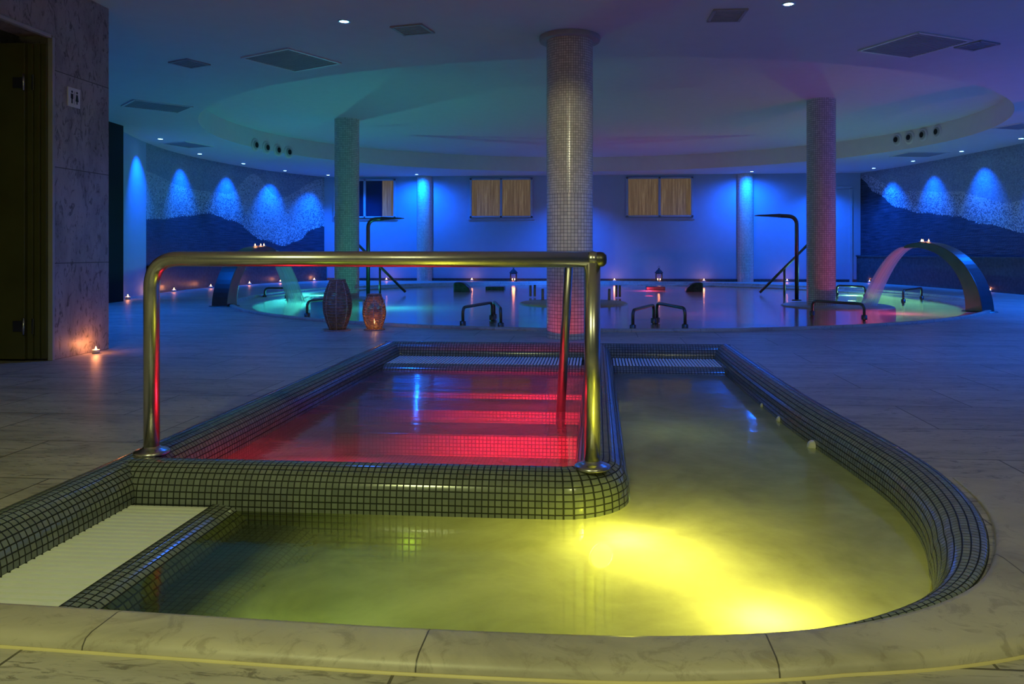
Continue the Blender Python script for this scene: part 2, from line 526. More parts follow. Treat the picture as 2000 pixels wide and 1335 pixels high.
# plunge pool outline, anticlockwise from the left front
right_curve = smooth_path([(1.31, 7.73), (1.32, 6.2), (1.36, 4.81), (1.43, 3.9), (1.445, 3.40), (1.385, 2.95), (1.26, 2.58), (1.08, 2.27), (0.86, 2.07), (0.55, 1.93),
                           (0.15, 1.855), (-0.34, 1.85), (-0.8, 1.865), (-1.6, 1.90), (-2.14, 1.93)], 6)
outline = [(-2.14, 1.93), (-2.14, 7.73)] + [tuple(p) for p in right_curve[:-1]]      # clockwise seen from above
outline = outline[::-1]                                                               # make it anticlockwise
BC, BR = (0.0, 15.95), 7.05                                                           # large pool
big_ring = [(BC[0] + BR * math.cos(2 * PI * k / 120), BC[1] + BR * math.sin(2 * PI * k / 120)) for k in range(120)]
left_wall = [tuple(p) for p in smooth_path([(-8.95, 13.6), (-9.5, 15.3), (-9.85, 17.0), (-9.92, 18.5), (-9.75, 20.2), (-9.4, 21.8), (-8.55, 23.6)], 12)]
right_wall = [tuple(p) for p in smooth_path([(7.85, 23.6), (8.45, 21.6), (8.85, 19.4), (9.15, 17.4), (9.3, 15.0), (9.3, 12.0)], 12)]
BACK_Y = 23.6

# ------------------------------------------------------------------ floor
room = [(-12, -3), (11, -3), (11, 24.6), (-12, 24.6)]
fl = MB().fill([room, outline, big_ring], 0.0).build('floor', M['floor'], fix=False)
struct(fl)
# ceiling with the oval recess
RC, RX, RY = (-0.12, 15.85), 7.6, 6.65
recess = [(RC[0] + RX * math.cos(2 * PI * k / 128), RC[1] + RY * math.sin(2 * PI * k / 128)) for k in range(128)]
ce = MB().fill([room, recess], H)
ce.sweep(recess, [(0, H), (0, HR)], closed=True)
ce.fill([recess], HR)
ce = ce.build('ceiling', M['ceiling'], fix=False)
struct(ce)

# ------------------------------------------------------------------ walls
wall_back = struct(MB().box((-0.3, BACK_Y + 0.1, H / 2), (19.0, 0.2, H)).build('wall_back', M['wall_tint']))


def strip(path, z0, z1, t=0.12, side=1):
    return MB().sweep(path, [(0, z0), (0, z1), (t, z1), (t, z0)], side=side, smooth=False)


plain_l = [p for p in left_wall if p[1] < 15.75]
mural_l = [p for p in left_wall if p[1] > 15.6]
struct(strip(plain_l, 0, H, side=1).build('wall_left', M['wall_tint']))


def mural(path, line, line2, name):
    n = len(path); La = [0]
    for i in range(1, n): La.append(La[-1] + math.dist(path[i], path[i - 1]))
    zs = [0.0 + H * k / 40 for k in range(41)]
    me = bpy.data.meshes.new(name); vs = [(x, y, z) for x, y in path for z in zs]; fs = []
    for i in range(n - 1):
        for k in range(40): fs.append((i * 41 + k, (i + 1) * 41 + k, (i + 1) * 41 + k + 1, i * 41 + k + 1))
    me.from_pydata(vs, [], fs); u1 = me.uv_layers.new(name='UVMap'); u2 = me.uv_layers.new(name='wave')
    def interp(L, s):
        for (a, b), (c, d) in zip(L, L[1:]):
            if a <= s <= c:
                t = (s - a) / (c - a); t = t * t * (3 - 2 * t); return b + (d - b) * t
        return L[0][1] if s < L[0][0] else L[-1][1]
    k = 0
    for p in me.polygons:
        for vi in p.vertices:
            i = vi // 41; z = vs[vi][2]
            u1.data[k].uv = (La[i], z); u2.data[k].uv = (z - interp(line, La[i]), z - interp(line2, La[i])); k += 1
    me.materials.append(M['mural']); o = bpy.data.objects.new(name, me); COL.objects.link(o)
    return o


mural_len = sum(math.dist(a, b) for a, b in zip(mural_l, mural_l[1:]))
k8 = mural_len / 8.0
ml = mural(mural_l, [(0, 1.62), (0.9 * k8, 1.66), (2.1 * k8, 1.78), (3.2 * k8, 1.90), (4.2 * k8, 1.76), (5.6 * k8, 1.25), (6.4 * k8, 1.08), (7.0 * k8, 1.25), (7.5 * k8, 1.6), (8 * k8, 1.72)],
           [(0, 2.65), (2.5 * k8, 2.45), (4 * k8, 2.45), (5.2 * k8, 3.1), (6.2 * k8, 2.5), (8 * k8, 3.2)], 'wall_mural_left')
struct(ml)
mr = mural(right_wall, [(0, 3.1), (0.7, 2.62), (1.6, 2.15), (2.6, 1.95), (4, 1.8), (5.2, 1.55), (6.6, 1.32), (9, 1.6), (12, 1.5)],
           [(0, 3.2), (2.0, 2.55), (4.0, 2.4), (6.0, 2.0), (8, 2.3), (12, 2.4)], 'wall_mural_right')
struct(mr)
# stone benches at the foot of the murals
struct(MB().sweep(mural_l, [(0.0, 0.62), (0.10, 0.62), (0.10, 0.0)], side=-1, smooth=False).build('trim_1', M['rock'], fix=True))
struct(MB().sweep(right_wall, [(0.0, 0.80), (0.16, 0.80), (0.16, 0.76), (0.13, 0.76), (0.13, 0.0)], side=-1, smooth=False).build('trim_2', M['rock'], fix=True))
# enclosing walls outside or behind the view
struct(MB().box((-8.75, 12.6, H / 2), (0.2, 2.0, H), rz=0.10).build('wall_shade_panel', M['dark']))  # black panel painting the darkness of the open passage
struct(MB().box((-10.4, 11.5, H / 2), (3.4, 0.15, H)).build('wall_passage_end', M['dark']))
struct(MB().box((9.4, 4.5, H / 2), (0.2, 15.4, H)).build('wall_right', M['wall_tint']))
# marble block with the door opening
X0 = -4.65
mbk = MB()
mbk.box((X0 - 0.15, 6.24 + 0.38, H / 2), (0.30, 0.76, H))                 # pier
mbk.box((X0 - 0.15, 5.10, (H + 2.78) / 2), (0.30, 2.28, H - 2.78))       # over the door
mbk.box((X0 - 0.15, 1.0, H / 2), (0.30, 5.92, H))                        # near, beside the view
mbk.box((X0 - 2.6, 6.93, H / 2), (4.6, 0.14, H))                         # return
struct(mbk.build('wall_marble', M['marble']))
struct(MB().box((X0 - 3.2, 3.0, H / 2), (0.1, 8, H)).build('wall_washroom', M['dark']))
fr = MB()
fr.box((X0 + 0.0, 6.225, 1.38), (0.045, 0.03, 2.76)); fr.box((X0, 5.1, 2.765), (0.045, 2.2, 0.03)); fr.box((X0, 3.98, 1.38), (0.045, 0.03, 2.76))
fr = struct(fr.build('trim_3', M['vent'], bevel=0.004))
# the open door
d = bpy.data.objects.new('door_1', None); COL.objects.link(d); d.location = (X0 - 0.17, 6.165, 0); struct(d, 'dark olive washroom door standing open inside the marble wall')
MB().box((-0.5, 0, 1.36), (0.98, 0.045, 2.68)).build('door_leaf', M['door'], d, bevel=0.003)
for k in range(3): MB().box((0.025 + 0.052 * k, 0.012 + 0.012 * k, 1.36), (0.046, 0.03, 2.68)).build('jamb_moulding', M['door'], d, bevel=0.002)
for z in (0.30, 2.36):
    hg = MB().tube([(0.0, -0.045, z - 0.07), (0.0, -0.045, z + 0.07)], 0.011, 10); hg.box((-0.055, -0.03, z), (0.10, 0.008, 0.09)); hg.box((0.07, -0.03, z), (0.012, 0.01, 0.13))
    hg.build('hinge', M['steel'], d)

# washroom sign on the marble
sg = empty('washroom_sign', (X0 + 0.006, 6.50, 2.30), 'small white square washroom sign with two black figures on the marble wall', 'sign')
MB().box((0, 0, 0), (0.012, 0.16, 0.17)).build('plate', M['white'], sg, bevel=0.002)
for yy, woman in ((-0.033, False), (0.033, True)):
    fg = MB(); x = 0.0075
    fg.v += [(x, yy + 0.011 * math.cos(2 * PI * k / 12), 0.048 + 0.011 * math.sin(2 * PI * k / 12)) for k in range(12)]; fg.face(list(range(12)))
    pr = [(-0.008, -0.055), (0.008, -0.055), (0.008, -0.015), (0.017, -0.012), (0.017, 0.03), (-0.017, 0.03), (-0.017, -0.012), (-0.008, -0.015)] if not woman else \
         [(-0.007, -0.055), (0.007, -0.055), (0.007, -0.03), (0.022, -0.03), (0.010, 0.03), (-0.010, 0.03), (-0.022, -0.03), (-0.007, -0.03)]
    b = len(fg.v); fg.v += [(x, yy + a, c) for a, c in pr]; fg.face(list(range(b, b + len(pr))))
    fg.build('figure', M['black'], sg, fix=False)
MB().box((0.0075, 0, -0.003), (0.001, 0.002, 0.115)).build('divider_line', M['black'], sg)

# ------------------------------------------------------------------ back wall windows, pilasters, door
def window(i, px0, px1, curtains):
    D0 = (BACK_Y) / CT
    a = atD(px0, 345, 23.75); b = atD(px1, 425, 23.75)
    xa, xb, z1, z0 = a.x, b.x, 3.17, 1.96
    o = bpy.data.objects.new('window_%d' % i, None); COL.objects.link(o); o.location = ((xa + xb) / 2, BACK_Y, z0); struct(o)
    w_, h_ = xb - xa, z1 - z0; f = MB(); t = 0.05
    f.box((0, -0.03, t / 2), (w_ + 0.1, 0.08, t)); f.box((0, -0.03, h_ - t / 2), (w_ + 0.1, 0.08, t))
    for x in (-w_ / 2, 0, w_ / 2): f.box((x, -0.03, h_ / 2), (0.07, 0.08, h_))
    f.build('frame', M['frame'], o, bevel=0.006)
    MB().box((0, -0.015, -0.045), (w_ + 0.2, 0.03, 0.05)).build('window_sill', M['wall_tint'], o)
    for k, (u0, u1, m) in enumerate(curtains):
        c = MB(); n = max(6, int((u1 - u0) * w_ * 14)); b0 = 0
        for j in range(n + 1):
            x = -w_ / 2 + 0.035 + (w_ - 0.07) * (u0 + (u1 - u0) * j / n); y = -0.006 + (0.003 if j % 2 else -0.003)
            c.v += [(x, y, t), (x, y, h_ - t)]
        for j in range(n): c.face([2 * j, 2 * j + 2, 2 * j + 3, 2 * j + 1], None, True)
        c.build('curtain' if m == 'curtain' else 'window_pane', M[m], o, fix=False)


window(1, 646, 767, [(0.0, 0.48, 'glass_dark'), (0.52, 0.80, 'glass_dark'), (0.80, 1.0, 'curtain')])
window(2, 919, 1039, [(0.0, 0.48, 'curtain'), (0.52, 1.0, 'curtain')])
window(3, 1224, 1348, [(0.0, 0.48, 'curtain'), (0.52, 1.0, 'curtain')])
for px, lb in ((826, 'cream mosaic half column on the back wall between the first two windows'), (1449, 'cream mosaic half column on the back wall left of the right shower')):
    p = atD(px, 500, 23.7)
    tag(MB().lathe([(0.24, 0), (0.24, H - 0.003)], (0, 0, 0), 40).build('wall_column', M['cream_big'], loc=(p.x, BACK_Y - 0.02, 0), local=True), lb, 'column', 'half columns on the back wall')
p0, p1 = atD(1567, 500, 23.7), atD(1645, 500, 23.7)
o = bpy.data.objects.new('door_2', None); COL.objects.link(o); o.location = ((p0.x + p1.x) / 2, BACK_Y, 0); struct(o)
dw = p1.x - p0.x
f = MB(); f.box((-dw / 2, -0.02, 1.4), (0.08, 0.06, 2.8)); f.box((dw / 2, -0.02, 1.4), (0.08, 0.06, 2.8)); f.box((0, -0.02, 2.82), (dw + 0.08, 0.06, 0.08)); f.build('door_frame', M['frame'], o)
MB().box((0, -0.008, 1.39), (dw - 0.08, 0.03, 2.76)).build('door_leaf', M['wall_tint'], o)
p = atD(1574, 461, 23.5)
tag(MB().box((0, 0, 0), (0.12, 0.08, 0.22)).build('wall_phone', M['black'], loc=(p.x, BACK_Y - 0.07, p.z), local=True, bevel=0.01), 'small black box on the back wall beside the right tiled column', 'switch box')
struct(MB().box((-0.3, BACK_Y - 0.015, 0.04), (16.4, 0.03, 0.08)).build('baseboard_back', M['rock']))

# ------------------------------------------------------------------ tiled columns
def column(x, y, r, z1, label, split=None, collar=False, z0=0.0):
    o = empty('tiled_column', (x, y, 0), label, 'column')
    if split:
        MB().lathe([(r, z0), (r, split)], n=64).build('lower_shaft', M['cream_big'], o)
        MB().lathe([(r + 0.001, split), (r + 0.001, z1)], n=64).build('upper_shaft', M['cream'], o)
    else: MB().lathe([(r, z0), (r, z1)], n=64).build('shaft', M['cream_big'], o)
    if collar: MB().lathe([(r, z1 - 0.05), (r + 0.075, z1 - 0.05), (r + 0.08, z1 - 0.03), (r + 0.08, z1 - 0.002)], n=64, smooth=False).build('collar', M['vent'], o)


column(-0.29, 8.33, 0.25, H, 'thick cream mosaic column directly behind the plunge pools', split=1.55, collar=True)
column(-5.17, 15.6, 0.25, HR, 'slim grey mosaic column at the left of the large pool', z0=-0.05)
column(4.05, 14.25, 0.25, HR, 'slim mosaic column at the right of the large pool, pink light on its foot', z0=-0.05)

# ------------------------------------------------------------------ plunge pools
curb_prof = [(0.0, -0.02), (0.0, 0.006), (0.012, 0.014), (0.045, 0.017), (0.085, 0.012), (0.118, -0.004), (0.145, -0.03), (0.163, -0.065), (0.172, -0.105), (0.174, -0.15), (0.174, -1.05)]
cw = outline[::-1]                                     # clockwise: inside is to the right of travel
# curb runs up the left side, along the far end and round the right; under the coping at the front
left_run = [(-2.14, 1.93 + 0.2 * k) for k in range(0, 30)]
left_run = [p for p in left_run if p[1] < 7.7]
curb = MB()
curb.sweep([(-2.14, 1.93), (-2.14, 7.73)], curb_prof, side=-1)
curb.sweep([(-2.14, 7.73), (1.31, 7.73)], curb_prof, side=-1)
def curb_scale(i, p, o, z):
    # the roll tucks under the stone coping at the front
    if p.y > 2.6: k = 1.0
    else: k = max(0.05, min(1.0, (p.x - 0.45) / 0.85))
    return o * k, z - 0.004 * (1 - k)


curb.sweep([tuple(p) for p in right_curve], curb_prof, side=-1, scale=curb_scale)
curb = curb.build('pool_curb', M['curb'], fix=False)
tag(curb, 'rounded dark mosaic curb framing the left side, far end and curved right side of both plunge pools', 'pool curb')

# L shaped divider, loaf profile
hw = 0.128
loaf = [(-hw, -1.05), (-hw, -0.14), (-hw + 0.004, -0.09), (-hw + 0.018, -0.045), (-hw + 0.042, -0.014), (-hw + 0.075, 0.006), (-0.03, 0.014), (0.03, 0.014),
        (hw - 0.075, 0.006), (hw - 0.042, -0.014), (hw - 0.018, -0.045), (hw - 0.004, -0.09), (hw, -0.14), (hw, -1.05)]
path = [(-2.10, 3.265), (-0.16, 3.265)] + [(-0.16 + 0.18 * math.sin(a), 3.445 - 0.18 * math.cos(a)) for a in [PI / 2 * k / 8 for k in range(1, 9)]] + [(0.02, 7.66)]
dv = MB().sweep(path, loaf).build('pool_divider', M['curb'], fix=True)
tag(dv, 'L shaped rounded mosaic wall between the red footbath and the yellow plunge pool', 'pool wall')

# basins (lining)
inner = [tuple(p) for p in right_curve]
struct(MB().fill([outline], -1.04).build('floor_plunge', M['under'], fix=False))
# red footbath: steps coming down from the far grating towards the viewer, then a flat bed
def step_block(y_face, y_back, ztop, zbot, label):
    x0, x1, r = -1.985, -0.09, 0.012
    pr = [(y_back, ztop), (y_face + r, ztop), (y_face + r * 0.3, ztop - r * 0.3), (y_face, ztop - r), (y_face, zbot)]
    m_ = MB(); L_ = [0]
    for k in range(1, len(pr)): L_.append(L_[-1] + math.dist(pr[k], pr[k - 1]))
    for x in (x0, x1):
        for y, z in pr: m_.v.append((x, y, z))
    n = len(pr)
    for k in range(n - 1): m_.face([k, n + k, n + k + 1, k + 1], [(0, L_[k]), (x1 - x0, L_[k]), (x1 - x0, L_[k + 1]), (0, L_[k + 1])], False)
    return tag(m_.build('footbath_step', M['curb'], fix=False), label, 'step', 'steps of the red footbath')


SY = (6.95, 6.76, 6.29, 5.93, 5.58); SZ = (-0.15, -0.195, -0.235, -0.305, -0.410, -0.570)
for k in range(5):
    step_block(SY[k], 7.06 if k == 0 else SY[k - 1] + 0.004, SZ[k], SZ[k + 1] - 0.004,
               ('topmost submerged step of the red footbath, under the grating', 'second submerged step of the red footbath from the far end', 'third submerged step of the red footbath, in the middle of the red bands',
                'fourth submerged step of the red footbath from the far end', 'lowest submerged step of the red footbath, nearest the viewer')[k])
tag(MB().fill([[(-1.985, 3.37), (-0.09, 3.37), (-0.09, 5.585), (-1.985, 5.585)]], SZ[5]).build('footbath_bed', M['under'], fix=False), 'submerged flat bed of the red footbath below its steps', 'pool bed')

# gratings
def grate(name, x0, x1, y0, y1, z, along_x, label, pitch=0.038):
    o = empty(name, ((x0 + x1) / 2, (y0 + y1) / 2, z), label, 'grating', 'white overflow gratings')
    bars = MB(); w_, l_ = x1 - x0, y1 - y0
    if along_x:
        n = int(l_ / pitch)
        for k in range(n): bars.box((0, -l_ / 2 + pitch * (k + 0.5), -0.006), (w_, pitch * 0.62, 0.016))
    else:
        n = int(w_ / pitch)
        for k in range(n): bars.box((-w_ / 2 + pitch * (k + 0.5), 0, -0.006), (pitch * 0.6, l_, 0.012))
    bars.build('grating_bars', M['grate'], o)
    MB().box((0, 0, -0.045), (w_, l_, 0.03)).build('channel_bed', M['rock'], o)


grate('overflow_grating', -1.968, -1.62, 1.90, 3.14, -0.140, True, 'wide white slatted grating ledge at the left front of the yellow plunge pool')
grate('overflow_grating', -1.965, -0.11, 7.05, 7.556, -0.112, False, 'white slatted grating at the far end of the red footbath', 0.03)
grate('overflow_grating', 0.15, 1.14, 7.05, 7.556, -0.112, False, 'white slatted grating at the far end of the yellow plunge pool', 0.03)
# tiled steps
def nose(name, path, w0, ztop, zbot, label, side=-1):
    pr = [(-w0, ztop), (0.0, ztop), (0.04, ztop - 0.002), (0.09, ztop - 0.014), (0.13, ztop - 0.042), (0.155, ztop - 0.08), (0.165, ztop - 0.13), (0.165, zbot)]
    o = MB().sweep(path, pr, side=side).build(name, M['curb'], fix=False)
    return tag(o, label, 'pool step', 'tiled steps of the yellow plunge pool')


nose('pool_step', [(-1.62, 1.85), (-1.62, 3.145)], 0.0, -0.134, -0.5, 'dark mosaic roll edging the white grating at the left front')
nose('pool_step', [(-1.30, 1.85), (-1.30, 3.145)], 0.20, -0.215, -1.0, 'submerged second mosaic step beside the roll at the left front')
nose('pool_step', [(0.13, 7.05), (1.15, 7.05)], 0.0, -0.112, -0.4, 'dark mosaic step edge below the far grating of the yellow plunge pool')
nose('pool_step', [(0.13, 6.72), (1.17, 6.72)], 0.2, -0.21, -1.0, 'submerged mosaic step near the far end of the yellow plunge pool')
nose('pool_step', [(-1.98, 7.07), (-0.10, 7.07)], 0.0, -0.112, -0.3, 'dark mosaic step edge under the far grating of the red footbath')

# stone coping at the front with its raised rim and pale sealant line
front = [tuple(q) for q in smooth_path([(1.47, 3.30), (1.415, 2.92), (1.29, 2.57), (1.10, 2.25), (0.86, 2.04), (0.55, 1.90), (0.15, 1.83), (-0.34, 1.82), (-0.8, 1.835), (-1.6, 1.87), (-3.2, 1.93)], 8)]
cop_prof = [(0.02, -0.03), (0.018, 0.014), (0.008, 0.027), (-0.012, 0.032), (-0.110, 0.032), (-0.132, 0.027), (-0.143, 0.014), (-0.147, -0.002)]


def cop_w(p):
    return 0.147 + (0.0 if p.x < 0.5 else 0.22 * min(1.0, (p.x - 0.5) / 0.85) ** 1.3)


def cop_scale(i, p, o, z):
    k = min(1.0, max(0.15, (3.3 - p.y) / 0.9)) if p.x > 1 else 1.0
    if o < -0.05: o = o - (cop_w(p) - 0.147)
    if o > 0: o *= k
    return o, (z * k if z > 0 else z)


cop = MB().sweep(front, cop_prof, side=-1, scale=cop_scale)
cop = cop.build('pool_coping', M['coping'], fix=True)
seal = MB().sweep(front, [(-0.144, -0.002), (-0.146, 0.006), (-0.149, 0.006), (-0.151, -0.002)], side=-1, scale=lambda i, p, o, z: (o - (cop_w(p) - 0.147), z))
seal.build('sealant_line', M['seal'], cop)
tag(cop, 'raised rounded stone coping along the curved front of the yellow plunge pool', 'coping')

# water
def inset_curve(off):
    out = []
    P = right_curve
    for i, p in enumerate(P):
        a, c = P[max(i - 1, 0)], P[min(i + 1, len(P) - 1)]
        d = (c - a).normalized(); nrm = Vector((d.y, -d.x))      # right of travel = inside
        out.append((p.x + nrm.x * off, p.y + nrm.y * off))
    return out


ic = inset_curve(0.165)
ywl = [(0.06, 7.56)] + [(1.145, 7.56)] + [p for p in ic if p[1] < 7.5 and p[0] > -1.9] + [(-1.97, 2.05), (-1.97, 3.22), (-0.16, 3.22), (0.02, 3.30), (0.06, 3.45)]
wy = MB().fill([ywl[::-1]], WL).build('yellow_pool_water', M['w_yellow'], fix=False)
tag(wy, 'churning yellow green water of the L shaped plunge pool in front', 'water', kind='stuff')
wr = MB().fill([[(-1.968, 3.36), (-0.10, 3.36), (-0.10, 7.10), (-1.968, 7.10)]], WL).build('footbath_water', M['w_red'], fix=False)
tag(wr, 'red lit rippling water of the footbath behind the mosaic divider', 'water', kind='stuff')

# underwater lamps
P_POOL = 1.0
def pool_lamp(loc, normal, r, lens, label, color, power, group=None, off=0.10, size=0.08, cat='pool light', aim=None):
    o = empty('underwater_lamp', loc, label, cat, group)
    nz = Vector(normal).normalized(); q = nz.to_track_quat('Z', 'Y').to_matrix().to_4x4()
    a = MB().lathe([(0.0, 0.0), (r, 0.0), (r * 1.25, 0.008), (r * 1.3, 0.0), (r * 1.3, -0.01)], n=24); a.v = [tuple(q @ Vector(v)) for v in a.v]
    ring_ = a.build('lamp_ring', M['steel'], o)
    b_ = MB().lathe([(0.0, 0.012), (r * 0.7, 0.010), (r * 0.95, 0.002)], n=24); b_.v = [tuple(q @ Vector(v)) for v in b_.v]
    b_.build('lens', M[lens], ring_)
    L = Vector(loc) + nz * off
    if aim: light('pool_glow', 'SPOT', tuple(L), power * P_POOL, color, o, size=size, target=aim, angle=math.radians(50), blend=0.9)
    else: light('pool_glow', 'POINT', tuple(L), power * P_POOL, color, o, size=0.02)
    return o


GY = 'yellow lamps under the front plunge pool'
pool_lamp((0.02, 3.13, -0.30), (0.5, -1, 0), 0.05, 'lens_y', 'yellow underwater lamp below the rounded corner of the mosaic divider', YELLOW, 16, GY, 0.20)
pool_lamp((0.62, 2.02, -0.32), (-0.35, 1, 0.15), 0.05, 'lens_y', 'yellow underwater lamp under the curved front coping at the right', YELLOW, 14, GY, 0.34)
pool_lamp((0.18, 1.98, -0.40), (0.1, 1, 0.0), 0.05, 'lens_y', 'yellow underwater lamp under the front coping below the divider corner', YELLOW, 16, GY, 0.75)
pool_lamp((-0.95, 1.98, -0.60), (0, 1, 0.1), 0.05, 'lens_y', 'yellow underwater lamp under the front coping near the steps', (0.72, 1.0, 0.10), 5, GY, 0.12)
pool_lamp((0.165, 4.7, -0.60), (1, 0, 0.1), 0.05, 'lens_y', 'underwater lamp low on the divider midway along the yellow pool', (0.62, 0.8, 0.25), 2.2, GY, 0.35)
for k, x in enumerate((-1.5, -0.85, -0.45)):
    pool_lamp((x, 3.42, -0.47), (0, 1, 0.05), 0.05, 'lens_r', ('left', 'middle', 'right')[k] + ' red underwater lamp on the near wall of the footbath', RED, (13, 1100, 1500)[k], 'red lamps of the footbath', (0.3, 0.06, 0.06)[k], size=0.04, aim=(None, (x + 0.05, 6.0, -0.92), (x + 0.05, 6.0, -0.92))[k])

# jets along the right curb
for k, (px, py) in enumerate(((1482, 791), (1520, 818), (1569, 868))):
    p = at(px, py, WL + 0.012); r_ = (0.020, 0.024, 0.030)[k]
    s = MB().lathe([(0.0, 0.014), (0.010, 0.016), (r_ * 0.7, 0.012), (r_, 0.002), (r_ * 1.1, -0.02)], n=20)
    s.v = [tuple(Matrix.Rotation(-PI / 2 * 0.8, 4, 'Y') @ Vector(v)) for v in s.v]
    tag(s.build('jet_nozzle', M['white'], loc=(1.165 + (0, 0.01, 0.03)[k], p.y, WL + 0.01), local=True), ('farthest', 'middle', 'nearest')[k] + ' of the three pale jet nozzles at the waterline of the right curb', 'jet', 'jets in the right curb')

# ------------------------------------------------------------------ handrail
zt, rr = 0.902, 0.0345
A = Vector((-2.035, 3.375, 0.0)); B = Vector((-0.018, 3.29, 0.0)); z0 = 0.015
hr = empty('handrail', (B.x, B.y, z0), 'tall tubular steel handrail over the front divider, gold in the yellow light', 'handrail')
pts = bend([(A.x, A.y, z0), (A.x, A.y, zt), (B.x - 0.005, B.y, zt)], 0.135, 12)
world_part(MB().tube(pts, rr, 28), 'front_rail', M['steel'], hr)
world_part(MB().tube([(B.x, B.y, z0), (B.x, B.y, zt + 0.012)], rr, 28), 'post', M['steel'], hr)
bp_ = MB(); 
bp_.lathe([(0.0, 0.036), (0.02, 0.032), (0.034, 0.016), (0.037, 0.0), (0.034, -0.016), (0.02, -0.032), (0.0, -0.036)], (B.x, B.y, zt), 24)
world_part(bp_, 'elbow', M['steel'], hr)
C1 = Vector((-0.195, 5.55, zt)); C2 = Vector((-0.25, 5.24, -0.28))
world_part(MB().tube(bend([(B.x + 0.012, B.y, zt), tuple(C1), tuple(C2)], 0.12, 8), rr * 0.92, 24), 'rear_rail', M['steel'], hr)
ec = MB().lathe([(0.0, 0.02), (0.018, 0.018), (0.030, 0.006), (0.033, -0.012), (0.030, -0.03)], n=24)
ec.v = [tuple(Matrix.Rotation(PI / 2, 4, 'Y') @ Vector(v) + Vector((B.x + 0.042, B.y, zt))) for v in ec.v]
world_part(ec, 'end_cap', M['steel_dark'], hr)
for P_ in (A, B):
    fl_ = MB().lathe([(rr, 0.028), (rr + 0.006, 0.020), (rr + 0.020, 0.015), (0.072, 0.009), (0.078, 0.004), (0.078, -0.004)], (P_.x, P_.y, z0 + 0.002), 36)
    world_part(fl_, 'floor_flange', M['steel'], hr)

# ------------------------------------------------------------------ large round pool
rim = MB()
def ringpath(r, n=120): return [(BC[0] + r * math.cos(2 * PI * k / n), BC[1] + r * math.sin(2 * PI * k / n)) for k in range(n)]
rim.sweep(big_ring, [(-0.02, -0.01), (-0.02, 0.028), (0.0, 0.036), (0.05, 0.036), (0.08, 0.02), (0.09, -0.03), (0.35, -0.04), (0.36, -0.10), (0.36, -1.05)], closed=True, side=1)
rim = rim.build('stone_kerb', M['coping'], fix=False)
tag(rim, 'low rounded stone rim around the large circular pool', 'kerb')
struct(MB().fill([big_ring], -1.04).build('floor_large_pool', M['under'], fix=False))
wb = MB().fill([ringpath(BR - 0.30)], WB).build('large_pool_water', M['w_big'], fix=False)
tag(wb, 'calm teal and pink lit water filling the large circular pool', 'water', kind='stuff')


def island(cx, cy, r, top, label):
    pr = [(0.0, top), (r - 0.06, top), (r - 0.02, top - 0.015), (r, top - 0.05), (r, -1.0)]
    tag(MB().lathe(pr, n=64).build('pool_island', M['coping'], loc=(cx, cy, 0), local=True), label, 'platform', 'round platforms in the large pool')


q = at(1120, 585)
island(q.x, q.y, 1.05, -0.045, 'low round platform in the middle of the large pool behind the thick column')
island(-5.17, 15.6, 0.72, -0.045, 'round platform carrying the left slim column')
island(4.35, 14.35, 0.98, -0.045, 'round platform carrying the right slim column')

# lamps of the large pool
pool_lamp((1.31, 19.36, -0.20), (0, 0, 1), 0.12, 'lens_r', 'red underwater lamp glowing behind the middle of the large pool', (1, 0.03, 0.10), 150, 'lamps of the large pool', 0.08, 0.06)
pool_lamp((5.73, 17.8, -0.20), (0, 0, 1), 0.10, 'lens_l', 'lime green underwater lamp behind the right slim column', (0.36, 0.95, 0.40), 150, 'lamps of the large pool', 0.08, 0.08)
pool_lamp((-6.22, 16.86, -0.20), (0, 0, 1), 0.10, 'lens_l', 'lime green underwater lamp left of the left slim column', (0.08, 0.85, 0.75), 165, 'lamps of the large pool', 0.08, 0.08)
pool_lamp((-3.6, 13.2, -0.7), (0, 0, 1), 0.10, 'lens_l', 'teal underwater lamp on the bottom at the left of the large pool', TEAL, 150, 'lamps of the large pool', 0.1)
pool_lamp((4.9, 12.7, -0.55), (0, 0, 1), 0.10, 'lens_r', 'pink underwater lamp near the right fountain arch', (1, 0.08, 0.18), 80, 'lamps of the large pool', 0.15)
pool_lamp((1.6, 12.4, -0.7), (0, 0, 1), 0.10, 'lens_r', 'pink underwater lamp on the bottom in front of the central platform', (0.9, 0.12, 0.35), 10, 'lamps of the large pool', 0.1)

